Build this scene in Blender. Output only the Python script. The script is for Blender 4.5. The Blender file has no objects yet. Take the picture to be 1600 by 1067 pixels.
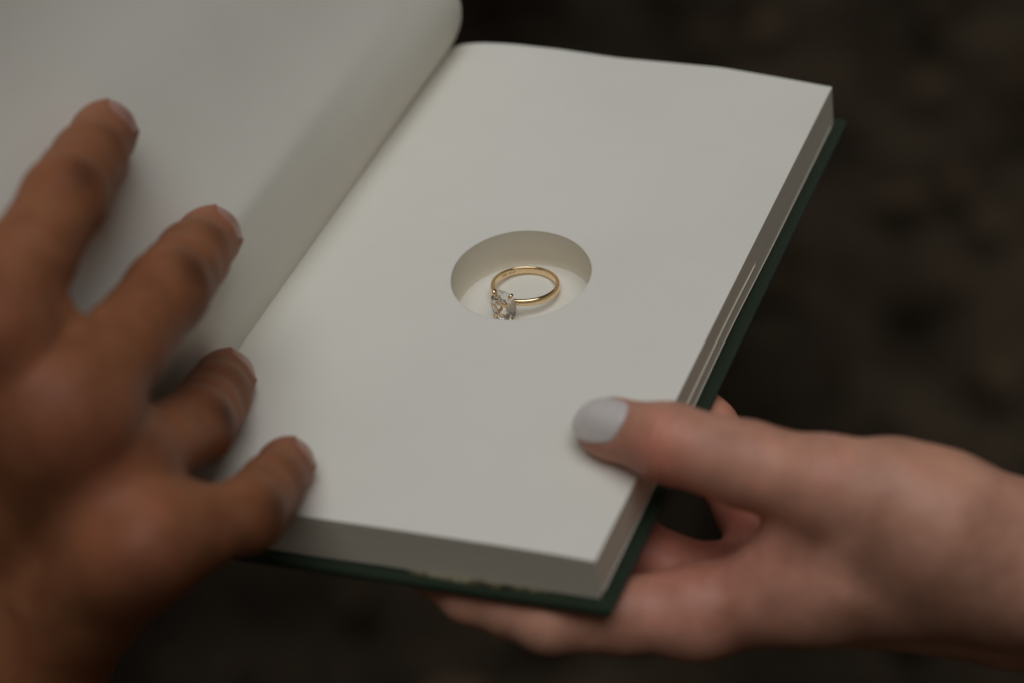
import bpy, bmesh, math, random
import numpy as np
from mathutils import Vector, Matrix

random.seed(7)
rng = np.random.default_rng(7)
S = bpy.context.scene
COL = S.collection
MM = 0.001

# ------------------------------------------------------------------ camera
cam = bpy.data.cameras.new('camera')
cam_o = bpy.data.objects.new('camera', cam)
COL.objects.link(cam_o)
cam_o.matrix_world = Matrix((
    (0.945295, -0.112280, 0.306285, 0.20955),
    (0.305277, 0.635439, -0.709241, -0.49850),
    (-0.114992, 0.763944, 0.634954, 0.42115),
    (0, 0, 0, 1)))
cam.sensor_width = 36.0
cam.lens = 85.5
cam.clip_start = 0.02
cam.clip_end = 200.0
cam.dof.use_dof = True
cam.dof.focus_distance = 0.688
cam.dof.aperture_fstop = 5.4
cam.dof.aperture_blades = 0
S.camera = cam_o

# ------------------------------------------------------------------ light
SUN_EL, SUN_AZ = math.radians(79), math.radians(140)      # azimuth from +Y towards +X
sun_dir = Vector((math.cos(SUN_EL) * math.sin(SUN_AZ), math.cos(SUN_EL) * math.cos(SUN_AZ), math.sin(SUN_EL)))
world = bpy.data.worlds.new('World')
S.world = world
world.use_nodes = True
wn, wl = world.node_tree.nodes, world.node_tree.links
wn.clear()
wo = wn.new('ShaderNodeOutputWorld')
wb = wn.new('ShaderNodeBackground')
wb.inputs['Strength'].default_value = 0.05
sky = wn.new('ShaderNodeTexSky')
sky.sky_type = 'NISHITA'
sky.sun_disc = False
sky.sun_elevation = SUN_EL
sky.sun_rotation = SUN_AZ
sky.air_density = 1.0
sky.dust_density = 1.5
sky.ozone_density = 1.0
hs = wn.new('ShaderNodeHueSaturation')                      # overcast: nearly neutral sky light
hs.inputs['Saturation'].default_value = 0.12
wl.new(sky.outputs[0], hs.inputs['Color'])
wm = wn.new('ShaderNodeMix')                                # light filtered by a dull, warm overcast
wm.data_type = 'RGBA'
wm.blend_type = 'MULTIPLY'
wm.inputs[0].default_value = 1.0
wm.inputs[7].default_value = (1.0, 0.88, 0.70, 1)
wl.new(hs.outputs[0], wm.inputs[6])
wl.new(wm.outputs[2], wb.inputs['Color'])
wl.new(wb.outputs[0], wo.inputs['Surface'])
sl = bpy.data.lights.new('sun', 'SUN')
sl.energy = 5.0
sl.angle = math.radians(52)
sl.color = (0.915, 0.955, 1.0)
so = bpy.data.objects.new('sun', sl)
COL.objects.link(so)
so.rotation_euler = sun_dir.to_track_quat('Z', 'Y').to_euler()
so.location = (0, 0, 3)

S.view_settings.view_transform = 'Standard'
S.view_settings.look = 'None'
S.view_settings.exposure = -1.86
S.view_settings.gamma = 1.0
S.view_settings.use_curve_mapping = False
S.render.engine = 'CYCLES'
S.cycles.use_denoising = True
S.cycles.max_bounces = 12
S.cycles.transmission_bounces = 12
S.cycles.caustics_refractive = True
S.cycles.caustics_reflective = True
S.cycles.blur_glossy = 0.3


# ------------------------------------------------------------------ helpers
def tag(o, label=None, cat=None, group=None, kind=None):
    for k, v in (('label', label), ('category', cat), ('group', group), ('kind', kind)):
        if v:
            o[k] = v
    return o


def empty(name, loc_mm):
    o = bpy.data.objects.new(name, None)
    o.empty_display_size = 0.01
    COL.objects.link(o)
    o.location = Vector(loc_mm) * MM
    return o


def origin_mm(parent):
    p = Vector((0, 0, 0))
    while parent is not None:
        p += parent.location / MM
        parent = parent.parent
    return p


def mesh_obj(name, verts, faces, mat, parent=None, smooth=True, mats=None, fmat=None):
    """verts in world millimetres; stored relative to the parent's own origin"""
    off = np.array(origin_mm(parent)) if parent is not None else np.zeros(3)
    v = (np.asarray(verts, float) - off) * MM
    me = bpy.data.meshes.new(name)
    me.from_pydata(v.tolist(), [], [tuple(f) for f in faces])
    for m in (mats or [mat]):
        me.materials.append(m)
    if fmat is not None:
        me.polygons.foreach_set('material_index', np.asarray(fmat, dtype=np.int32))
    me.polygons.foreach_set('use_smooth', np.full(len(me.polygons), smooth))
    me.update()
    o = bpy.data.objects.new(name, me)
    COL.objects.link(o)
    if parent is not None:
        o.parent = parent
    return o


def mat(name):
    m = bpy.data.materials.new(name)
    m.use_nodes = True
    n = m.node_tree.nodes
    return m, n, m.node_tree.links, n['Principled BSDF']


def noise(n, l, scale, detail=4, rough=0.55, vec=None, kind='Object'):
    t = n.new('ShaderNodeTexNoise')
    t.inputs['Scale'].default_value = scale
    t.inputs['Detail'].default_value = detail
    t.inputs['Roughness'].default_value = rough
    if vec is None:
        tc = n.new('ShaderNodeTexCoord')
        vec = tc.outputs[kind]
    l.new(vec, t.inputs['Vector'])
    return t


def ramp(n, l, src, stops):
    r = n.new('ShaderNodeValToRGB')
    e = r.color_ramp.elements
    while len(e) < len(stops):
        e.new(0.5)
    for i, (p, c) in enumerate(stops):
        e[i].position = p
        e[i].color = (*c, 1)
    l.new(src, r.inputs['Fac'])
    return r


def bump(n, l, src, strength, dist, b):
    k = n.new('ShaderNodeBump')
    k.inputs['Strength'].default_value = strength
    k.inputs['Distance'].default_value = dist
    l.new(src, k.inputs['Height'])
    l.new(k.outputs[0], b.inputs['Normal'])
    return k


# ------------------------------------------------------------------ materials
def paper_mat(name, c0, c1):
    m, n, l, b = mat(name)
    t = noise(n, l, 900, 6, 0.7)
    t2 = noise(n, l, 25, 3, 0.5)
    mx = n.new('ShaderNodeMix')
    mx.inputs[0].default_value = 0.6
    l.new(t.outputs[0], mx.inputs[2])
    l.new(t2.outputs[0], mx.inputs[3])
    r = ramp(n, l, mx.outputs[0], [(0.25, c0), (0.75, c1)])
    l.new(r.outputs[0], b.inputs['Base Color'])
    b.inputs['Roughness'].default_value = 0.75
    b.inputs['Specular IOR Level'].default_value = 0.25
    bump(n, l, t.outputs[0], 0.12, 0.0002, b)
    return m


def edge_mat():
    """cut edges of the pages: fine lines running along the block"""
    m, n, l, b = mat('page_edges')
    tc = n.new('ShaderNodeTexCoord')
    mp = n.new('ShaderNodeMapping')
    mp.inputs['Scale'].default_value = (14, 14, 5200)
    l.new(tc.outputs['Object'], mp.inputs['Vector'])
    t = noise(n, l, 1.0, 3, 0.6, mp.outputs[0])
    r = ramp(n, l, t.outputs[0], [(0.25, (0.70, 0.63, 0.50)), (0.75, (0.82, 0.75, 0.62))])
    l.new(r.outputs[0], b.inputs['Base Color'])
    b.inputs['Roughness'].default_value = 0.85
    b.inputs['Specular IOR Level'].default_value = 0.15
    bump(n, l, t.outputs[0], 0.2, 0.0002, b)
    return m


def cloth_mat():
    m, n, l, b = mat('green_book_cloth')
    tc = n.new('ShaderNodeTexCoord')
    w = []
    for d, rot in (('X', 0.5), ('Y', 0.5)):
        mp = n.new('ShaderNodeMapping')
        mp.inputs['Rotation'].default_value = (0.3, 0.3, rot)
        l.new(tc.outputs['Object'], mp.inputs['Vector'])
        t = n.new('ShaderNodeTexWave')
        t.wave_type = 'BANDS'
        t.bands_direction = d
        t.inputs['Scale'].default_value = 620
        t.inputs['Distortion'].default_value = 1.2
        t.inputs['Detail'].default_value = 2
        l.new(mp.outputs[0], t.inputs['Vector'])
        w.append(t)
    mu = n.new('ShaderNodeMath')
    mu.operation = 'MAXIMUM'
    l.new(w[0].outputs['Fac'], mu.inputs[0])
    l.new(w[1].outputs['Fac'], mu.inputs[1])
    r = ramp(n, l, mu.outputs[0], [(0.2, (0.009, 0.016, 0.0065)), (1.0, (0.025, 0.043, 0.019))])
    l.new(r.outputs[0], b.inputs['Base Color'])
    b.inputs['Roughness'].default_value = 0.8
    b.inputs['Specular IOR Level'].default_value = 0.2
    b.inputs['Sheen Weight'].default_value = 0.1
    bump(n, l, mu.outputs[0], 0.6, 0.0004, b)
    return m


def skin_mat(name, sss=0.25, spec=0.35, rough=0.5):
    m, n, l, b = mat(name)
    at = n.new('ShaderNodeVertexColor')
    at.layer_name = 'Col'
    t = noise(n, l, 90, 5, 0.6)
    r = ramp(n, l, t.outputs[0], [(0.3, (0.86, 0.82, 0.80)), (0.7, (1.12, 1.12, 1.12))])
    t3 = noise(n, l, 34, 4, 0.6)
    r3 = ramp(n, l, t3.outputs[0], [(0.34, (0.80, 0.74, 0.70)), (0.5, (1.0, 1.0, 1.0)), (0.68, (1.16, 1.06, 1.0))])
    src = at.outputs[0]
    for q in (r, r3):
        mx = n.new('ShaderNodeMix')
        mx.data_type = 'RGBA'
        mx.blend_type = 'MULTIPLY'
        mx.inputs[0].default_value = 1.0
        l.new(src, mx.inputs[6])
        l.new(q.outputs[0], mx.inputs[7])
        src = mx.outputs[2]
    l.new(src, b.inputs['Base Color'])
    b.inputs['Roughness'].default_value = rough
    b.inputs['Specular IOR Level'].default_value = spec
    b.inputs['Subsurface Weight'].default_value = sss
    b.inputs['Subsurface Radius'].default_value = (1.0, 0.35, 0.2)
    b.inputs['Subsurface Scale'].default_value = 0.004
    vo = n.new('ShaderNodeTexVoronoi')
    vo.inputs['Scale'].default_value = 1300
    tc = n.new('ShaderNodeTexCoord')
    l.new(tc.outputs['Object'], vo.inputs['Vector'])
    bump(n, l, vo.outputs['Distance'], 0.25, 0.0003, b)
    return m


def plain_mat(name, c, rough=0.5, metal=0.0, spec=0.5, var=0.1, scale=200):
    m, n, l, b = mat(name)
    t = noise(n, l, scale, 4)
    r = ramp(n, l, t.outputs[0], [(0.3, tuple(x * (1 - var) for x in c)), (0.7, tuple(min(1, x * (1 + var)) for x in c))])
    l.new(r.outputs[0], b.inputs['Base Color'])
    b.inputs['Roughness'].default_value = rough
    b.inputs['Metallic'].default_value = metal
    b.inputs['Specular IOR Level'].default_value = spec
    return m


PAPER = paper_mat('cream_paper', (0.77, 0.735, 0.645), (0.84, 0.80, 0.71))
EDGE = edge_mat()
CLOTH = cloth_mat()
SKIN_A = skin_mat('brown_skin', 0.2, 0.2, 0.55)
SKIN_B = skin_mat('fair_skin', 0.3, 0.35, 0.48)
NAIL_A = plain_mat('bare_nail', (0.40, 0.20, 0.15), 0.35, 0, 0.5, 0.08, 300)
NAIL_B = plain_mat('pale_lilac_polish', (0.70, 0.635, 0.60), 0.25, 0, 0.5, 0.03, 300)
GOLD = plain_mat('yellow_gold', (0.92, 0.69, 0.43), 0.12, 1.0, 0.5, 0.03, 500)
ENGRAVE = plain_mat('engraved_gold', (0.16, 0.10, 0.05), 0.5, 1.0, 0.5, 0.1, 900)
SLEEVE = plain_mat('white_shirt_cotton', (0.62, 0.58, 0.50), 0.9, 0, 0.2, 0.06, 400)


def diamond_mat():
    m, n, l, b = mat('diamond')
    b.inputs['Base Color'].default_value = (1, 1, 1, 1)
    b.inputs['Transmission Weight'].default_value = 1.0
    b.inputs['Roughness'].default_value = 0.0
    b.inputs['IOR'].default_value = 1.8
    return m


DIAMOND = diamond_mat()


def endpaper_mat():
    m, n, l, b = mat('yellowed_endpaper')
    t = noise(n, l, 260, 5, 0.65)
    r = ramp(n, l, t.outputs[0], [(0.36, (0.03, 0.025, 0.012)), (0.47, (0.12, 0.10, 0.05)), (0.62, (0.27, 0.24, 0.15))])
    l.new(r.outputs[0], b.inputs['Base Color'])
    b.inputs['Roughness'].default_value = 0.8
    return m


ENDP = endpaper_mat()


def ground_mat():
    m, n, l, b = mat('forest_soil')
    t = noise(n, l, 3.4, 3, 0.5)
    t2 = noise(n, l, 40, 6, 0.7)
    mx = n.new('ShaderNodeMix')
    mx.inputs[0].default_value = 0.3
    l.new(t.outputs[0], mx.inputs[2])
    l.new(t2.outputs[0], mx.inputs[3])
    r = ramp(n, l, mx.outputs[0], [(0.38, (0.007, 0.0043, 0.0022)), (0.50, (0.024, 0.0165, 0.0095)), (0.62, (0.062, 0.045, 0.027))])
    l.new(r.outputs[0], b.inputs['Base Color'])
    b.inputs['Roughness'].default_value = 0.95
    b.inputs['Specular IOR Level'].default_value = 0.1
    bump(n, l, t2.outputs[0], 0.8, 0.02, b)
    return m


# ------------------------------------------------------------------ ground
GZ = -1.02
N = 60
xs = np.sign(np.linspace(-1, 1, N)) * np.abs(np.linspace(-1, 1, N)) ** 2.2 * 40000
gv = []
for y in xs:
    for x in xs:
        r = math.hypot(x, y)
        z = 18 * math.sin(x * 0.006 + 1.1) * math.cos(y * 0.0052) + 9 * math.sin(x * 0.017 + y * 0.013)
        gv.append((x - 500, y + 1200, GZ * 1000 + z * min(1, 4000 / (r + 1))))
gf = [(j * N + i, j * N + i + 1, (j + 1) * N + i + 1, (j + 1) * N + i) for j in range(N - 1) for i in range(N - 1)]
g = mesh_obj('ground', gv, gf, ground_mat())
tag(g, 'dark brown earth far below, blurred', kind='structure')

# fallen leaves lying on it, one uncountable mass
lv, lf = [], []
LEAF = [(0, -1, 0), (0.42, -0.45, 0.12), (0.5, 0.1, 0.16), (0.3, 0.62, 0.1), (0, 1, 0.05), (-0.3, 0.62, 0.1), (-0.5, 0.1, 0.16), (-0.42, -0.45, 0.12), (0, -0.4, 0), (0, 0.1, 0.0), (0, 0.6, 0)]
LF = [(0, 1, 8), (1, 2, 9, 8), (2, 3, 10, 9), (3, 4, 10), (4, 5, 10), (5, 6, 9, 10), (6, 7, 8, 9), (7, 0, 8)]
for k in range(1000):
    cx, cy = random.uniform(-1900, 1000), random.uniform(-200, 2600)
    s = random.uniform(18, 42)
    a = random.uniform(0, 6.283)
    ti = Matrix.Rotation(random.uniform(-0.5, 0.5), 3, 'X') @ Matrix.Rotation(random.uniform(-0.5, 0.5), 3, 'Y')
    rz = Matrix.Rotation(a, 3, 'Z')
    b0 = len(lv)
    for p in LEAF:
        q = rz @ (ti @ (Vector(p) * s))
        lv.append((cx + q.x, cy + q.y, GZ * 1000 + 34 + q.z))
    lf += [tuple(b0 + i for i in f) for f in LF]


def leaf_mat():
    m, n, l, b = mat('dead_leaf')
    t = noise(n, l, 3.4, 3, 0.5)
    r = ramp(n, l, t.outputs[0], [(0.38, (0.007, 0.0043, 0.0022)), (0.52, (0.024, 0.0165, 0.0095)), (0.66, (0.065, 0.046, 0.027))])
    l.new(r.outputs[0], b.inputs['Base Color'])
    b.inputs['Roughness'].default_value = 0.95
    b.inputs['Specular IOR Level'].default_value = 0.05
    return m


lo = mesh_obj('leaf_litter', lv, lf, leaf_mat())
tag(lo, 'dark fallen leaves strewn over the ground', 'leaves', kind='stuff')

# ------------------------------------------------------------------ book
DN, CN, BF, AF = (np.array(p, float) for p in ((-72.38, -104.53), (52.62, -104.53), (66.58, 103.81), (-58.42, 107.48)))
THICK = 13.4
HR = 19.9
book = empty('book', (0, 0, -16.6))
tag(book, 'open hardback book bound in green cloth, round hollow cut into its right page', 'book')


def uv2xy(u, v):
    return (1 - u) * (1 - v) * DN + u * (1 - v) * CN + u * v * BF + (1 - u) * v * AF


UF = np.array([0, .02, .045, .10, .18, .30, .455, .60, .72, .85, .94, 1.0])
ZF = np.array([0, 1.7, 2.8, 3.9, 4.4, 4.2, 3.1, 3.2, 3.3, 1.9, .8, 0])
UN = np.array([0, .02, .05, .10, .20, .40, .60, .80, .93, 1.0])
ZN = np.array([0, .7, 1.1, 1.3, 1.2, 1.0, 1.0, .8, .45, 0])


def smooth_interp(u, U, Z):
    w = np.array([0.1, 0.2, 0.4, 0.2, 0.1])
    return sum(wi * np.interp(np.clip(u + d, 0, 1), U, Z) for wi, d in zip(w, (-.024, -.012, 0, .012, .024))) \
        - sum(wi * np.interp(np.clip(0 + d, 0, 1), U, Z) for wi, d in zip(w, (-.024, -.012, 0, .012, .024))) * max(0, 1 - u / .02)


def page_z(u, v):
    a = max(0.0, (v - 0.35) / 0.65) ** 1.8
    near = smooth_interp(u, UN, ZN)
    far = smooth_interp(u, UF, ZF)
    z = near * (1 - a) + far * a
    z *= 1 - 0.75 * math.exp(-(((u - .58) / .22) ** 2 + ((v - .5) / .16) ** 2))
    return z


def edge_z(u, v):
    """outer bottom of the block: the lowest pages lift a little along the fore-edge"""
    return -THICK + 1.5 * math.exp(-((v - .50) / .12) ** 2) * max(0, u - .85) / .15 + 0.35 * math.exp(-((u - .55) / .1) ** 2) * (v < .02)


# perimeter samples, counter-clockwise, as (u, v)
per = []
M1, M2 = 60, 70
for i in range(M1): per.append((i / M1, 0.0))
for i in range(M2): per.append((1.0, i / M2))
for i in range(M1): per.append((1 - i / M1, 1.0))
for i in range(M2): per.append((0.0, 1 - i / M2))
NP = len(per)
# hole centre in uv
h_u, h_v = 0.5 - 0.0, 0.5
for _ in range(40):
    p = uv2xy(h_u, h_v)
    h_u -= p[0] / 125.0
    h_v -= p[1] / 210.0
J = np.array([uv2xy(h_u + .01, h_v) - uv2xy(h_u, h_v), uv2xy(h_u, h_v + .01) - uv2xy(h_u, h_v)]).T / .01
Ji = np.linalg.inv(J)
RINGS = [0, .004, .01, .03, .07, .13, .2, .28, .36, .44, .52, .6, .68, .75, .81, .86, .9, .93, .955, .975, .988, .996, 1.0]
v_, f_, fm_ = [], [], []
for t in RINGS:
    for (u, v) in per:
        P = uv2xy(u, v)
        ang = math.atan2(P[1], P[0])
        wob = 1 + 0.003 * math.sin(3 * ang + 1) + 0.002 * math.sin(7 * ang)
        cxy = np.array([math.cos(ang), math.sin(ang)]) * HR * wob
        xy = cxy * (1 - t) + P * t
        d = Ji @ xy
        uu, vv = h_u + d[0], h_v + d[1]
        if t > .85:
            k = (t - .85) / .15
            uu, vv = uu * (1 - k) + u * k, vv * (1 - k) + v * k
        uu, vv = min(1, max(0, uu)), min(1, max(0, vv))
        z = page_z(uu, vv)
        if t == 0: z -= 0.25
        if t == .004: z -= 0.06
        v_.append((xy[0], xy[1], z))
for r in range(len(RINGS) - 1):
    for i in range(NP):
        j = (i + 1) % NP
        f_.append((r * NP + i, (r + 1) * NP + i, (r + 1) * NP + j, r * NP + j)); fm_.append(0)
top_rim = (len(RINGS) - 1) * NP
# outer sides in many rows, every row a bundle of pages standing out by a hair
ROWS = 56
prev = top_rim
jit = rng.normal(0, 0.014, ROWS + 1)
skew = np.linspace(0, 0.5, ROWS + 1)
for k in range(1, ROWS + 1):
    base = len(v_)
    for q, (u, v) in enumerate(per):
        P = uv2xy(u, v)
        n2 = np.array([(-1 if u == 0 else 1 if u == 1 else 0), (-1 if v == 0 else 1 if v == 1 else 0)], float)
        s = k / ROWS
        z = page_z(u, v) * (1 - s) + edge_z(u, v) * s
        out = jit[k] + 0.012 * math.sin(9 * (u + v) + 2.1 * k) + (0.35 if k == 32 and u == 1 and .25 < v < .62 else 0)
        if k == ROWS: out -= 0.3
        v_.append((P[0] + n2[0] * out, P[1] + n2[1] * out, z))
    for i in range(NP):
        j = (i + 1) % NP
        f_.append((prev + i, base + i, base + j, prev + j)); fm_.append(1)
    prev = base
f_.append(tuple(prev + i for i in range(NP))[::-1]); fm_.append(1)
# wall and floor of the hollow
HD = -12.0
prev = 0
for k, (zz, rr) in enumerate([(-0.7, 1.0), (-2.5, 1.002), (-5, .999), (-7.5, 1.001), (-10, 1.0), (-11.7, .999), (HD, .994)]):
    base = len(v_)
    for i in range(NP):
        x, y, z = v_[i]
        v_.append((x * rr, y * rr, zz))
    for i in range(NP):
        j = (i + 1) % NP
        f_.append((prev + j, base + j, base + i, prev + i)); fm_.append(2)
    prev = base
for sc_ in (.97, .6, .2):
    base = len(v_)
    for i in range(NP):
        x, y, z = v_[i]
        v_.append((x * sc_, y * sc_, HD))
    for i in range(NP):
        j = (i + 1) % NP
        f_.append((prev + j, base + j, base + i, prev + i)); fm_.append(0)
    prev = base
c0 = len(v_)
v_.append((0, 0, HD))
for i in range(NP):
    f_.append((prev + (i + 1) % NP, c0, prev + i)); fm_.append(0)
WALLM = paper_mat('cut_page_wall', (0.78, 0.73, 0.62), (0.84, 0.79, 0.68))
pb = mesh_obj('page_block', v_, f_, PAPER, book, True, [PAPER, EDGE, WALLM], fm_)
pb['label'] = 'thick right hand pages with a smooth round hollow'
try:
    pb.data.set_sharp_from_angle(angle=math.radians(38))
except Exception:
    pass
# the very bottom loose pages of the fore-edge, a few thin leaves seen one by one
for k, (zz, off, bend) in enumerate(((-12.7, .25, .9),)):
    vs, fs = [], []
    NN = 50
    for i in range(NN + 1):
        v = .012 + .976 * i / NN
        for du, dz in ((-14, .05), (-5, .02), (0, 0)):
            P = uv2xy(1, v)
            zl = zz + bend * math.exp(-((v - .50 - .08 * k) / .13) ** 2) * (1 + du / 14)
            vs.append((P[0] + du + (off if du == 0 else 0), P[1], zl + .045))
            vs.append((P[0] + du + (off if du == 0 else 0), P[1], zl - .045))
    for i in range(NN):
        a, b = i * 6, (i + 1) * 6
        fs += [(a, a + 2, b + 2, b), (a + 2, a + 4, b + 4, b + 2), (a + 4, a + 5, b + 5, b + 4), (a + 1, b + 1, b + 3, a + 3), (a + 3, b + 3, b + 5, a + 5)]
    mesh_obj('page', vs, fs, PAPER, book)


def rounded_slab(name, quad, z0, z1, parent, r=1.0):
    """board: quad of xy corners, bevelled edges"""
    bm = bmesh.new()
    off = origin_mm(parent)
    vs = [bm.verts.new(((p[0] - off.x) * MM, (p[1] - off.y) * MM, (z - off.z) * MM)) for z in (z0, z1) for p in quad]
    bm.faces.new(vs[3::-1]); bm.faces.new(vs[4:])
    for i in range(4):
        j = (i + 1) % 4
        bm.faces.new((vs[i], vs[j], vs[4 + j], vs[4 + i]))
    bmesh.ops.recalc_face_normals(bm, faces=bm.faces[:])
    bmesh.ops.bevel(bm, geom=bm.edges[:], offset=r * MM, segments=3, profile=0.5, affect='EDGES')
    me = bpy.data.meshes.new(name)
    bm.to_mesh(me); bm.free()
    for p in me.polygons: p.use_smooth = True
    me.materials.append(CLOTH)
    o = bpy.data.objects.new(name, me)
    COL.objects.link(o); o.parent = parent
    return o


OV = 3.2
rounded_slab('back_cover', [DN + (0, -OV), CN + (OV, -OV), BF + (OV + .3, OV), AF + (0, OV)], -16.5, -THICK - .05, book)

# left pages: a profile swept along the gutter
GUT = AF - DN
PROF = np.array([(0, 0), (1.9, 2.9), (3.4, 5.9), (5.4, 9.7), (6.7, 15.7), (7.0, 19.3), (5, 26), (-1, 36), (-8, 47), (-14, 58), (-19.5, 69), (-24, 78), (-31, 89), (-37, 100), (-42, 112), (-46, 125), (-48, 131)], float)


def resample(P, n):
    d = np.r_[0, np.cumsum(np.linalg.norm(np.diff(P, axis=0), axis=1))]
    t = np.linspace(0, 1, n) ** 1.35 * d[-1]
    Q = np.array([np.interp(t, d, P[:, 0]), np.interp(t, d, P[:, 1])]).T
    for _ in range(14):
        Q[1:-1] = .25 * Q[:-2] + .5 * Q[1:-1] + .25 * Q[2:]
    return Q


PR = resample(PROF, 60)
TG = np.gradient(PR, axis=0)
TG /= np.linalg.norm(TG, axis=1)[:, None]
NL = np.array([-TG[:, 1], TG[:, 0]]).T            # towards the left / underside


def left_pt(i, b, depth):
    p = PR[i] + NL[i] * depth
    w = 0.8 * math.sin(b * 5.0 + 0.6) * (i / 60.0)
    xy = DN + GUT * b
    px_ = p[0] * (0.15 + 0.85 * min(1, max(0, b)) ** 2) if p[0] > 0 else p[0] * (1.05 - 0.22 * b)
    return (xy[0] + px_ + w * .4, xy[1], p[1] + w)


def swept(name, d0, d1, i0, i1, b0, b1, material, mats=None):
    idx = list(range(i0, i1))
    NB = 40
    vs, fs, fm = [], [], []
    for k in range(NB + 1):
        b = b0 + (b1 - b0) * k / NB
        for i in idx: vs.append(left_pt(i, b, d0))
        for i in reversed(idx): vs.append(left_pt(i, b, d1))
    L = 2 * len(idx)
    for k in range(NB):
        for q in range(L):
            r = (q + 1) % L
            fs.append((k * L + q, k * L + r, (k + 1) * L + r, (k + 1) * L + q))
            fm.append(1 if mats and q >= len(idx) - 1 else 0)
    h = len(idx)
    for k, rev in ((0, False), (NB, True)):
        for q in range(h - 1):
            f = (k * L + q, k * L + L - 1 - q, k * L + L - 2 - q, k * L + q + 1)
            fs.append(f[::-1] if rev else f); fm.append(1 if mats else 0)
    o = mesh_obj(name, vs, fs, material, book, True, mats, fm)
    bm = bmesh.new(); bm.from_mesh(o.data)
    bmesh.ops.recalc_face_normals(bm, faces=bm.faces[:])
    bm.to_mesh(o.data); bm.free()
    try:
        o.data.set_sharp_from_angle(angle=math.radians(45))
    except Exception:
        pass
    return o


lp = swept('left_page_block', 0, 4.5, 0, 58, 0, 1, PAPER, [PAPER, EDGE])
lp['label'] = 'blank left hand pages curving up from the gutter'
fc = swept('front_cover', 4.7, 7.6, 4, 60, -.015, 1.015, CLOTH)
# spine joining the boards
sv, sf = [], []
sp = [(-3.0, -16.5), (-9.5, -13), (-12.5, -7), (-12.6, 0), (-9.5, 5.6), (-3.2, 9.0)]
sp2 = [(0.0, -13.6), (-6.5, -11), (-9.6, -6), (-9.8, -.5), (-7.4, 3.6), (-1.4, 6.6)]
for b in np.linspace(-.015, 1.015, 24):
    xy = DN + GUT * b
    for p in sp + sp2[::-1]:
        sv.append((xy[0] + p[0], xy[1], p[1]))
L = 12
for k in range(23):
    for q in range(L):
        r = (q + 1) % L
        sf.append((k * L + q, k * L + r, (k + 1) * L + r, (k + 1) * L + q))
sf += [tuple(range(L))[::-1], tuple(23 * L + q for q in range(L))]
mesh_obj('spine', sv, sf, CLOTH, book)

# yellowed, worn endpaper showing between pages and back board along the near edge
ev, ef = [], []
NN = 70
for i in range(NN + 1):
    x = 2 + 37 * i / NN
    lift = .35 * abs(math.sin(i * .9)) + .5 * random.random() * math.sin(math.pi * i / NN)
    y = -104.9 - .9 * math.sin(math.pi * i / NN) - .35 * random.random()
    for yy, zz in ((-101, -THICK + .12), (y + .5, -THICK + .35 + lift * .5), (y, -THICK + .15 + lift), (y - .12, -THICK + .05)):
        ev.append((x, yy, zz))
for i in range(NN):
    for q in range(3):
        ef.append((i * 4 + q, i * 4 + q + 1, (i + 1) * 4 + q + 1, (i + 1) * 4 + q))
ep = mesh_obj('endpaper', ev, ef, ENDP, book, False)
ep['label'] = 'yellowed worn strip of endpaper under the pages'

# ------------------------------------------------------------------ ring
RC = np.array([-1.8, 6.3, -9.15])
hd = np.array([-0.20, -0.965, 0.0]); hd /= np.linalg.norm(hd)
TILT = math.radians(9.0)
e_h = np.array([hd[0] * math.cos(TILT), hd[1] * math.cos(TILT), math.sin(TILT)])     # towards the stone
e_s = np.array([-hd[1], hd[0], 0.0])                                               # along the band
e_a = np.cross(e_s, e_h)
if e_a[2] < 0: e_a = -e_a
ring = empty('ring', tuple(RC + np.array([0, 0, -2.8])))
tag(ring, 'yellow gold solitaire ring with a clear oval stone lying in the round hollow', 'ring')


def rp(h, s, a):
    return RC + e_h * h + e_s * s + e_a * a


vs, fs = [], []
NA, NC = 128, 20
for i in range(NA):
    th = 2 * math.pi * i / NA
    front = max(0.0, math.cos(th)) ** 6
    hw = 1.15 - 0.22 * front
    for k in range(NC):
        ph = 2 * math.pi * k / NC
        c, s = math.cos(ph), math.sin(ph)
        r = 9.15 + (0.85 if c > 0 else 0.45) * math.copysign(abs(c) ** 0.75, c)
        a = hw * math.copysign(abs(s) ** 0.8, s)
        vs.append(rp(r * math.cos(th), r * math.sin(th), a))
for i in range(NA):
    for k in range(NC):
        j, m = (i + 1) % NA, (k + 1) % NC
        fs.append((i * NC + k, j * NC + k, j * NC + m, i * NC + m))
band = mesh_obj('band', vs, fs, GOLD, ring)
# stamped marks inside the band, at the back left
vs, fs = [], []
for th_d, wd_, a0, a1 in [(128.0, 1.3, -.2, .35), (131.5, 1.2, -.3, .35), (135, 1.4, -.2, .3), (138, .9, -.3, .2), (145, 1.5, -.3, .35), (149, 1.2, -.2, .3), (153, 1.4, -.35, .3), (156, 0.9, -.2, .35)]:
    b0 = len(vs)
    for t_, r_ in ((th_d - wd_ / 2, 8.69), (th_d + wd_ / 2, 8.69)):
        for a_ in (a0, a1):
            t2 = math.radians(-t_ + 26)
            for rr in (8.66, 8.75):
                vs.append(rp(rr * math.cos(t2), rr * math.sin(t2), a_))
    fs += [(b0, b0 + 2, b0 + 6, b0 + 4), (b0 + 1, b0 + 5, b0 + 7, b0 + 3), (b0, b0 + 1, b0 + 3, b0 + 2), (b0 + 4, b0 + 6, b0 + 7, b0 + 5), (b0, b0 + 4, b0 + 5, b0 + 1), (b0 + 2, b0 + 3, b0 + 7, b0 + 6)]
mesh_obj('hallmark', vs, fs, ENGRAVE, band, False)

# stone: oval brilliant, long axis along the finger direction
SW, SL = 4.25, 4.9
H0 = 12.3                                            # girdle height above ring centre


def sp_(r, ang, h):
    return rp(H0 + h, r * SW * math.sin(ang), r * SL * math.cos(ang))


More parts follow.
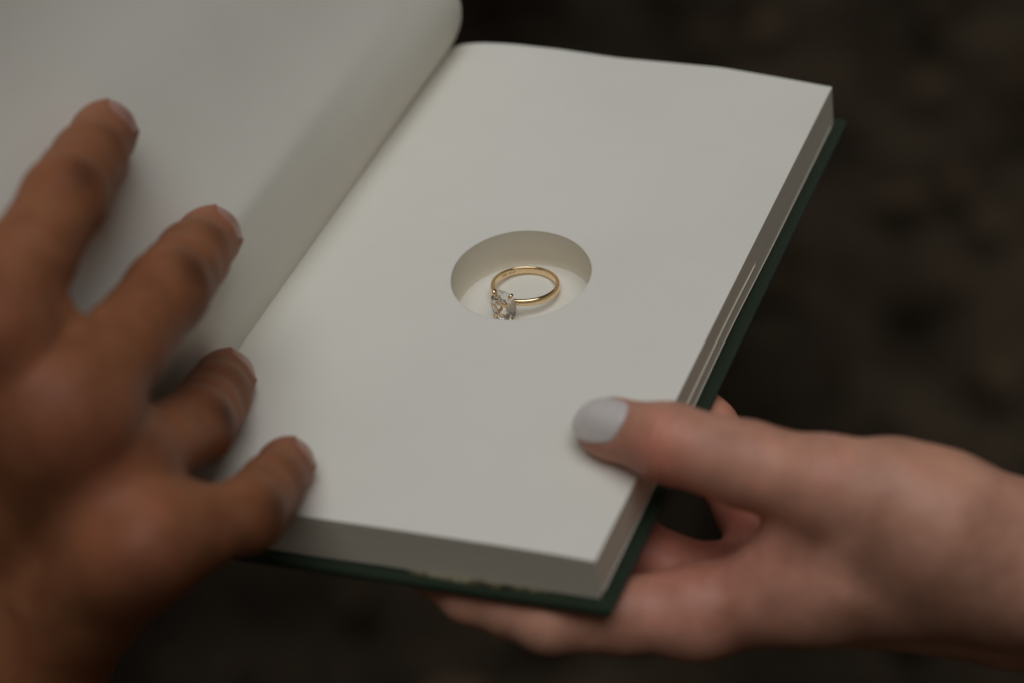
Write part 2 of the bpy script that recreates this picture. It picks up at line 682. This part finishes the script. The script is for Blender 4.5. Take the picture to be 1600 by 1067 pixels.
pts = []
for k in range(12):
    pts.append(sp_(.50, k * math.pi / 6, 1.20))
    pts.append(sp_(.76, (k + .5) * math.pi / 6, .86))
    pts.append(sp_(.64, (k + .5) * math.pi / 6, -1.12))
    pts.append(sp_(.30, k * math.pi / 6, -2.12))
for k in range(24):
    pts.append(sp_(1.0, k * math.pi / 12, 0.10))
    pts.append(sp_(1.0, k * math.pi / 12, -0.10))
pts.append(sp_(0, 0, -2.75))
bm = bmesh.new()
off = np.array(origin_mm(ring))
for p in pts: bm.verts.new(((p - off) * MM).tolist())
bmesh.ops.convex_hull(bm, input=bm.verts[:])
bmesh.ops.recalc_face_normals(bm, faces=bm.faces[:])
me = bpy.data.meshes.new('stone')
bm.to_mesh(me); bm.free()
me.materials.append(DIAMOND)
st = bpy.data.objects.new('stone', me); COL.objects.link(st); st.parent = ring
st['label'] = 'clear faceted oval stone'


def tube(path, radii, n=12, cap=True):
    vs, fs = [], []
    path = [np.array(p, float) for p in path]
    up = np.array([0.13, 0.31, 0.94])
    for i, p in enumerate(path):
        t = path[min(i + 1, len(path) - 1)] - path[max(i - 1, 0)]
        t /= np.linalg.norm(t)
        x = np.cross(t, up); x /= np.linalg.norm(x)
        y = np.cross(t, x)
        for k in range(n):
            a = 2 * math.pi * k / n
            vs.append(p + radii[i] * (math.cos(a) * x + math.sin(a) * y))
    for i in range(len(path) - 1):
        for k in range(n):
            m = (k + 1) % n
            fs.append((i * n + k, i * n + m, (i + 1) * n + m, (i + 1) * n + k))
    if cap:
        fs.append(tuple(range(n))[::-1]); fs.append(tuple((len(path) - 1) * n + k for k in range(n)))
    return vs, fs


# four claws
for k in range(4):
    a = math.pi / 4 + k * math.pi / 2 + (0.12 if k % 2 else -0.12)
    path = [sp_(.30, a, -2.9), sp_(.62, a, -1.7), sp_(.97, a, -.55), sp_(1.09, a, 0.05), sp_(1.06, a, .38), sp_(.93, a, .62), sp_(.82, a, .72)]
    v2, f2 = tube(path, [.4, .48, .52, .56, .60, .56, .2], 12)
    mesh_obj('prong', v2, f2, GOLD, ring)
# basket rail under the girdle
path = [sp_(.62, 2 * math.pi * k / 48, -1.55) for k in range(49)]
v2, f2 = tube(path, [.32] * 49, 10, False)
mesh_obj('basket', v2, f2, GOLD, ring)


# ------------------------------------------------------------------ hands: smooth distance fields -> one skin
def smin(a, b, k):
    h = np.maximum(k - np.abs(a - b), 0) / k
    return np.minimum(a, b) - h * h * k * .25


def cone(P, a, b, ra, rb):
    a = np.asarray(a, np.float32); b = np.asarray(b, np.float32)
    ba = b - a
    t = np.clip(((P - a) @ ba) / float(ba @ ba), 0, 1)
    q = P - a - t[:, None] * ba
    return np.sqrt((q * q).sum(1)) - (ra + (rb - ra) * t)


def ball(P, c, r):
    q = P - np.asarray(c, np.float32)
    return np.sqrt((q * q).sum(1)) - r


def unit(v):
    v = np.asarray(v, float)
    return v / np.linalg.norm(v)


def perp(v, axis):
    v = np.asarray(v, float); axis = unit(axis)
    return unit(v - axis * (v @ axis))


class Finger:
    def __init__(self, J, R, dorsal, waist=.93, pad=.5, nail=None, fold=.05, recess=.45):
        """J: base..tip joints, R: radius at each; dorsal: rough direction of the nail"""
        self.J = [np.array(j, float) for j in J]
        self.R = R
        self.waist = waist
        self.ax = unit(self.J[-1] - self.J[-2])
        self.dor = perp(dorsal, self.ax)
        self.side = np.cross(self.ax, self.dor)
        self.pad = pad
        self.fold, self.recess = fold, recess
        self.nail = nail                            # (length, width, shift along axis)

    def __call__(self, P):
        d = None
        for i in range(len(self.J) - 1):
            a, b = self.J[i], self.J[i + 1]
            ra, rb = self.R[i], self.R[i + 1]
            last = i == len(self.J) - 2
            if last:
                c = cone(P, a, b, ra, rb)
            else:
                m = (a + b) / 2
                rm = (ra + rb) / 2 * (min(1.02, self.waist + .085) if i else min(1.02, self.waist + .09))
                c = smin(cone(P, a, m, ra, rm), cone(P, m, b, rm, rb), 2.0)
            d = c if d is None else smin(d, c, 3.5)
        # soft pulp under the tip
        tip, r = self.J[-1], self.R[-1]
        pul = ball(P, tip - self.dor * r * .22 - self.ax * r * .35, r * 1.0)
        d = smin(d, pul, 3)
        # knuckle folds
        for i in range(1, len(self.J) - 1):
            j = self.J[i]
            ax = unit(unit(self.J[i + 1] - j) + unit(j - self.J[i - 1]))
            q = P - j.astype(np.float32)
            s = q @ ax.astype(np.float32)
            dd = perp(self.dor, ax)
            up = (q @ dd.astype(np.float32)) / self.R[i]
            near = np.exp(-(s / (self.R[i] * .55)) ** 2) * np.clip(up + .1, 0, 1) * np.exp(-np.maximum(np.abs(d) - 3, 0))
            d = d + near * (self.fold * np.cos(s * 2.2) - 0.06)
        if self.nail:
            L, W, sh = self.nail
            q = P - tip.astype(np.float32)
            s = (q @ self.ax.astype(np.float32) - sh) / (L / 2)
            t = (q @ self.side.astype(np.float32)) / (W / 2)
            up = q @ self.dor.astype(np.float32)
            rr = np.sqrt(np.abs(s) ** 2.6 + np.abs(t) ** 2.6)
            m = 1 / (1 + np.exp(-np.clip((1.0 - rr) * 14, -30, 30)))
            rim = np.exp(-((rr - 1.14) / .13) ** 2) * (s < .5)
            d = d + np.where(up > 0, m * self.recess - rim * .35 * (self.recess < .6), 0).astype(np.float32)
        return d


def nail_patch(f, field, lift, n=14, long=0.0):
    """nail plate conforming to the fingertip, with a little thickness"""
    L, W, sh = f.nail
    rows = []
    for i in range(n + 1):
        s = -1 + 2 * i / n
        for k in range(n + 1):
            t = -1 + 2 * k / n
            # square -> rounded plate
            ss = s * math.sqrt(1 - t * t * .42); tt = t * math.sqrt(1 - s * s * (.38 if s < 0 else .46 + long * .04))
            rows.append((ss * .97, tt * .97))
    P = np.array([f.J[-1] + f.ax * (sh + s * L / 2) + f.side * (t * W / 2) + f.dor * (f.R[-1] * 1.6) for s, t in rows], np.float32)
    dn = -f.dor.astype(np.float32)
    base = np.full(len(P), -99.0)
    for _ in range(60):
        d = field(P)
        P = P + dn * np.clip(d * .6, -.4, 1.0)[:, None]
        lim = (P - f.J[-1].astype(np.float32)) @ f.dor.astype(np.float32)
        P = np.where((lim < f.R[-1] * .12)[:, None], P + dn * (lim - f.R[-1] * .12)[:, None], P)
    st_ = np.array([r for r in rows])
    crown = (1 - .25 * np.abs(st_[:, 1]) ** 3)
    # a smooth plate of its own curvature rather than every bump of the skin
    h = (P - f.J[-1]) @ f.dor
    A = np.c_[np.ones(len(P)), st_[:, 0], st_[:, 0] ** 2, st_[:, 1] ** 2, st_[:, 0] ** 3, st_[:, 1] ** 4]
    co = np.linalg.lstsq(A, h, rcond=None)[0]
    P = P + np.outer(A @ co - h, f.dor)
    top = P + np.outer(lift * crown, f.dor)
    bot = P - f.dor * .35
    vs = np.vstack([top, bot])
    fs = []
    m = n + 1
    for i in range(n):
        for k in range(n):
            a = i * m + k
            fs.append((a, a + 1, a + m + 1, a + m))
            fs.append((m * m + a, m * m + a + m, m * m + a + m + 1, m * m + a + 1))
    border = [k for k in range(m)] + [i * m + n for i in range(1, m)] + [n * m + k for k in range(n - 1, -1, -1)] + [i * m for i in range(n - 1, 0, -1)]
    for a, b in zip(border, border[1:] + border[:1]):
        fs.append((a, m * m + a, m * m + b, b))
    return vs, fs


def surface(field, lo, hi, h):
    lo, hi = np.array(lo, float), np.array(hi, float)
    nb = np.ceil((hi - lo) / (4 * h)).astype(int)
    n = nb * 4
    ax = [lo[i] + h * np.arange(n[i]) for i in range(3)]
    cx = [lo[i] + h * (4 * np.arange(nb[i]) + 1.5) for i in range(3)]
    C = np.stack(np.meshgrid(*cx, indexing='ij'), -1).reshape(-1, 3).astype(np.float32)
    fc_ = field(C).reshape(nb)
    F = np.repeat(np.repeat(np.repeat(fc_, 4, 0), 4, 1), 4, 2).astype(np.float32)
    mask = np.repeat(np.repeat(np.repeat(np.abs(fc_) < 4 * h * 1.5 + 2.5, 4, 0), 4, 1), 4, 2)
    I = np.argwhere(mask)
    vals = np.empty(len(I), np.float32)
    for s in range(0, len(I), 400000):
        p = (lo + I[s:s + 400000] * h).astype(np.float32)
        vals[s:s + 400000] = field(p)
    F[mask] = vals
    neg = F < 0
    c = np.zeros(np.array(F.shape) - 1, np.int8)
    offs = [(i, j, k) for i in (0, 1) for j in (0, 1) for k in (0, 1)]
    for i, j, k in offs:
        c += neg[i:neg.shape[0] - 1 + i, j:neg.shape[1] - 1 + j, k:neg.shape[2] - 1 + k]
    act = (c > 0) & (c < 8)
    cells = np.argwhere(act)
    idx = np.full(act.shape, -1, np.int64)
    idx[act] = np.arange(len(cells))
    acc = np.zeros((len(cells), 3)); cnt = np.zeros(len(cells))
    for a in offs:
        for d in range(3):
            if a[d] == 1: continue
            b = list(a); b[d] = 1
            fa = F[cells[:, 0] + a[0], cells[:, 1] + a[1], cells[:, 2] + a[2]]
            fb = F[cells[:, 0] + b[0], cells[:, 1] + b[1], cells[:, 2] + b[2]]
            x = (fa < 0) != (fb < 0)
            t = np.where(x, fa / np.where(fa == fb, 1, fa - fb), 0)
            pos = np.array(a, float)[None, :].repeat(len(cells), 0)
            pos[:, d] += t
            acc += np.where(x[:, None], pos, 0); cnt += x
    V = lo + (cells + acc / cnt[:, None]) * h
    quads = []
    for d in range(3):
        e1, e2 = (d + 1) % 3, (d + 2) % 3
        sl0 = [slice(None)] * 3; sl1 = [slice(None)] * 3
        sl0[d] = slice(0, -1); sl1[d] = slice(1, None)
        ch = neg[tuple(sl0)] != neg[tuple(sl1)]
        E_ = np.argwhere(ch)
        E_ = E_[(E_[:, e1] > 0) & (E_[:, e2] > 0) & (E_[:, e1] < F.shape[e1] - 1) & (E_[:, e2] < F.shape[e2] - 1)]
        flip = neg[E_[:, 0], E_[:, 1], E_[:, 2]]
        q = []
        for o1, o2 in ((-1, -1), (0, -1), (0, 0), (-1, 0)):
            cc = E_.copy(); cc[:, e1] += o1; cc[:, e2] += o2
            q.append(idx[cc[:, 0], cc[:, 1], cc[:, 2]])
        q = np.stack(q, 1)
        q[~flip] = q[~flip][:, ::-1]
        quads.append(q)
    Q = np.vstack(quads)
    Q = Q[(Q >= 0).all(1)]
    for _ in range(3):                               # settle on the surface
        p = V.astype(np.float32)
        d0 = field(p)
        e = .15
        gr = np.stack([field(p + np.eye(3, dtype=np.float32)[i] * e) - d0 for i in range(3)], 1) / e
        gl = np.maximum((gr * gr).sum(1), .25)
        V = V - gr * np.clip(d0 / gl, -h, h)[:, None]
    return V, Q


def skin_object(name, V, Q, colors, material, parent):
    o = mesh_obj(name, V, Q.tolist(), material, parent)
    ca = o.data.color_attributes.new('Col', 'FLOAT_COLOR', 'POINT')
    ca.data.foreach_set('color', np.c_[colors, np.ones(len(colors))].astype(np.float32).ravel())
    return o


def skin_tones(V, fingers, base, knuckle, tipc, kn_amt, tip_amt, extra=(), kdir=None):
    Cc = np.tile(np.array(base, float), (len(V), 1))
    for f in fingers:
        for i in range(1, len(f.J) - 1):
            j = f.J[i]
            ax = unit(f.J[i + 1] - f.J[i - 1])
            c = j + perp(f.dor if kdir is None or i == len(f.J) - 2 else kdir, ax) * f.R[i] * .95
            w = np.exp(-(((V - c) ** 2).sum(1)) / (2 * (f.R[i] * .40) ** 2)) * kn_amt * (1.0 if i == len(f.J) - 3 else .45)
            Cc += (np.array(knuckle) - Cc) * w[:, None]
        w = np.exp(-(((V - f.J[-1] - f.ax * 3) ** 2).sum(1)) / (2 * (f.R[-1] * 1.1) ** 2)) * tip_amt
        Cc += (np.array(tipc) - Cc) * np.clip(w, 0, 1)[:, None]
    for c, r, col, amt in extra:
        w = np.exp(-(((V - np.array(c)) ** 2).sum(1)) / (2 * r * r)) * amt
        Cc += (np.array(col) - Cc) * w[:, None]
    return Cc


def hand_field(fingers, palm_parts, k_palm=7.0, k_web=5.0, webs=(), extras=()):
    def field(P):
        p = None
        for a, b, ra, rb in palm_parts:
            c = cone(P, a, b, ra, rb)
            p = c if p is None else smin(p, c, 11.0)
        d = p
        for f, k in fingers:
            d = np.minimum(d, smin(p, f(P), k))
        for a, b, ra, rb in webs:
            d = smin(d, cone(P, a, b, ra, rb), k_web)
        for fn in extras:
            d = fn(P, d)
        return d
    return field


# ---- the brown hand spreading its fingers over the left page
DA = (.70, -.05, .70)
fi = Finger([(-74.3, -135.9, 84.3), (-75.4, -94.7, 88.1), (-81.6, -71.3, 81.9), (-85.6, -53.4, 78.5)], [11.2, 10.0, 9.0, 7.8], (.80, .03, .60), nail=(11.5, 10.5, .6))
fmd = Finger([(-57.2, -139.4, 64.2), (-55.6, -92.0, 60.0), (-62.2, -66.5, 49.8), (-65.8, -48.1, 42.8)], [11.2, 10.1, 9.1, 7.9], (.80, .03, .60), nail=(12, 10.8, .6))
fr = Finger([(-52.6, -136.7, 43.0), (-50.8, -103.4, 26.0), (-56.9, -80.8, 15.2), (-61.7, -64.2, 8.0)], [11.0, 9.6, 8.6, 7.5], (.80, .03, .60), nail=(11.5, 10, .6))
fp = Finger([(-37.9, -151.4, 35.3), (-27.3, -126.2, 21.9), (-29.9, -107.9, 13.6), (-32.5, -92.4, 7.2)], [10.2, 8.8, 7.8, 6.8], (.80, .2, .55), nail=(9.5, 8.6, .5))
th = Finger([(-112, -132, 22), (-117, -106, 36), (-114, -86, 44)], [13.5, 11, 9], (-.6, -.2, -.7), nail=None)
WR = np.array([-98.0, -142.0, -12.0])
WU = np.array([-86.0, -150.0, -16.0])               # little-finger side of the wrist
ARM = np.array([-132.0, -152.0, -66.0])
palmA = []
for f_m, rr in ((fi, 12.8), (fmd, 13.4), (fr, 13.0), (fp, 11.8)):
    m = f_m.J[0]
    q = m * .95 + WR * .05
    palmA.append((q, WR + (m - np.array([-56, -140, 57])) * .32, rr, 17.0))
for f1, f2 in ((fi, fmd), (fmd, fr), (fr, fp)):
    palmA.append((f1.J[0] * .9 + WR * .1 + np.array([0, -1, 0]), f2.J[0] * .9 + WR * .1 + np.array([0, -1, 0]), 12.0, 12.0))
palmA += [((-47, -146, 30), WU, 12, 17), (WR, ARM, 20, 22), (WU, ARM + np.array([4, -4, -6]), 18, 21),
          ((-84, -134, 66), (-101, -146, 14), 13, 18), ((-102, -144, 14), (-112, -132, 22), 17, 14)]
websA = [((-74, -124, 86), (-56, -127, 67), 5.0, 5.0), ((-56, -126, 63), (-53, -124, 40), 5.0, 5.0), ((-52, -130, 38), (-38, -142, 32), 5.0, 5.0)]


def tendonsA(P, d):
    for m in (fi, fmd, fr, fp):
        a = m.J[0]
        dn = unit(np.array([.15, -.86, .48]))
        c = cone(P, a + dn * 7.0, a * .45 + WR * .55 + dn * 12, 4.6, 3.0)
        d = smin(d, c, 8.0)
    return d


fieldA = hand_field([(fi, 7), (fmd, 7), (fr, 7), (fp, 7), (th, 8)], palmA, webs=websA, extras=[tendonsA])
VA, QA = surface(fieldA, (-162, -195, -88), (-10, -35, 118), 1.1)
pa = empty('person', (-98, -142, -12))
tag(pa, 'person in a white cuff holding back the left page with spread fingers', 'person')
SA = (0.30, 0.117, 0.053)
colA = skin_tones(VA, [fi, fmd, fr, fp], SA, (0.085, 0.032, 0.015), (0.42, 0.18, 0.12), .85, .65, kdir=(.6, -.57, .56),
               extra=[(f.J[0] + np.array([2, -9, 6]), 9, (0.25, 0.085, 0.05), .5) for f in (fi, fmd, fr, fp)])
hA = skin_object('hand', VA, QA, colA, SKIN_A, pa)
for f in (fi, fmd, fr, fp):
    v2, f2 = nail_patch(f, fieldA, .16)
    mesh_obj('nail', v2, f2, NAIL_A, hA)

# cuff of the sleeve round the wrist
axA = unit(ARM - WR)
sx = perp((0.3, -.8, .5), axA); sy = np.cross(axA, sx)
vs, fs = [], []
NS = 56
prof = [(1.0, -3.0), (.2, -1.5), (0, 0.0), (.6, 1.0), (10, 1.8), (14, 1.4), (18, 2.4), (40, 4.0), (80, 6.0)]
RT = np.array([.945, .305, -.115])
for i, (t, dr) in enumerate(prof):
    for k in range(NS):
        a = 2 * math.pi * k / NS
        r = 26 + dr + (.5 * math.sin(3 * a + i * .6) + .35 * math.sin(7 * a + 1.3 * i)) * (i > 2)
        o_ = sx * math.cos(a) * r * .95 + sy * math.sin(a) * r * 1.05
        t0 = min(34.0, max(2.0, 12 + (o_ @ RT - 8) * 2.5))       # opening slants across the wrist
        vs.append((WR * .55 + WU * .45) + axA * (t + t0) + o_)
for i in range(len(prof) - 1):
    for k in range(NS):
        m = (k + 1) % NS
        fs.append((i * NS + k, i * NS + m, (i + 1) * NS + m, (i + 1) * NS + k))
sle = mesh_obj('sleeve', vs, fs, SLEEVE, pa)
sle['label'] = 'white shirt cuff at the wrist'

# ---- the fair hand holding the book's lower right corner
DB = (.10, -.45, .86)
tb = Finger([(129, -67.9, -7), (102.4, -70.0, 2.0), (62.6, -69.8, 9.8), (43.8, -64.6, 8.0)], [15.5, 11.8, 9.7, 7.4], DB, waist=.97, fold=.32, recess=1.0, nail=(19.0, 13.2, -.7))
bi = Finger([(71.6, -86.7, -32), (36.9, -101.5, -26.5), (14.7, -98.2, -25.0), (-3, -90, -24.5)], [11.0, 8.8, 7.8, 6.8], (-.1, -.75, -.66), nail=None)
bm_ = Finger([(75, -75, -40), (47, -69, -29), (25, -60, -25.5), (5, -48, -24.5)], [10.2, 8.6, 7.8, 6.8], (0, -.3, -.95), nail=None)
br = Finger([(80, -52, -36), (58.5, -24, -27), (42, -6, -25.5), (28, 6, -24.5)], [10.0, 8.2, 7.4, 6.6], (0, -.3, -.95), nail=None)
bp = Finger([(90, -44, -38), (70, -25, -40), (53, -12, -36), (40, -2, -30)], [9.5, 7.6, 6.8, 6.0], (0, -.3, -.95), nail=None)
WB = np.array([156.0, -60.0, -28.0])
ARMB = np.array([240.0, -48.0, -36.0])
palmB = [((76, -85, -31), (140, -62, -26), 11.5, 15), ((80, -72, -42), (142, -59, -39), 11.0, 14), ((98, -79, -20), (146, -64, -20), 11.5, 16), ((84, -57, -48), (144, -54, -49), 11.0, 14),
         ((92, -47, -50), (146, -49, -55), 10.0, 12), (WB, ARMB, 18.0, 19.5), (WB + np.array([0, 7, -17]), ARMB + np.array([0, 8, -17]), 15, 17),
         ((118, -68, 0), (129, -67.9, -7), 13.0, 15), ((129, -67.9, -7), (146, -63, -20), 15, 17)]
websB = [((101, -73, -4), (86, -84, -26), 7.0, 8.0), ((112, -72, -10), (100, -80, -28), 10, 10), ((74, -76, -35), (73, -66, -35), 5, 5)]


def extraB(P, d):
    d = smin(d, ball(P, (71, -89.5, -31), 10.5), 5.0)
    d = smin(d, ball(P, (103, -71.5, 4.5), 10.0), 6.0)
    return d


fieldB = hand_field([(tb, 8), (bi, 7), (bm_, 6), (br, 6), (bp, 6)], palmB, k_web=8.0, webs=websB, extras=[extraB])
VB, QB = surface(fieldB, (-14, -122, -78), (232, 26, 28), 1.1)
pb_ = empty('person', (156, -60, -30))
tag(pb_, 'person with pale lilac thumbnail gripping the right page edge, fingers under the book', 'person')
SB = (0.60, 0.312, 0.215)
colB = skin_tones(VB, [tb, bi, bm_, br, bp], SB, (0.50, 0.20, 0.14), (0.56, 0.28, 0.20), .45, .45,
               extra=[((72, -94, -26), 12, (.55, .26, .19), .5), ((60, -62, -26), 24, (.50, .15, .095), .7), ((82, -55, -26), 16, (.48, .16, .11), .6), ((62, -77, 13), 6, (.52, .19, .13), .6), ((61, -80, 4), 7, (.52, .17, .11), .6), ((94, -82, -8), 12, (.50, .20, .14), .4)])  # deep red on fingers under the book: shadow tone put into skin colour
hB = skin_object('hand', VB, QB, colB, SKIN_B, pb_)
v2, f2 = nail_patch(tb, fieldB, 1.0, 18, 1.0)
nb_ = mesh_obj('nail', v2, f2, NAIL_B, hB)
nb_['label'] = 'thumbnail painted pale lilac'
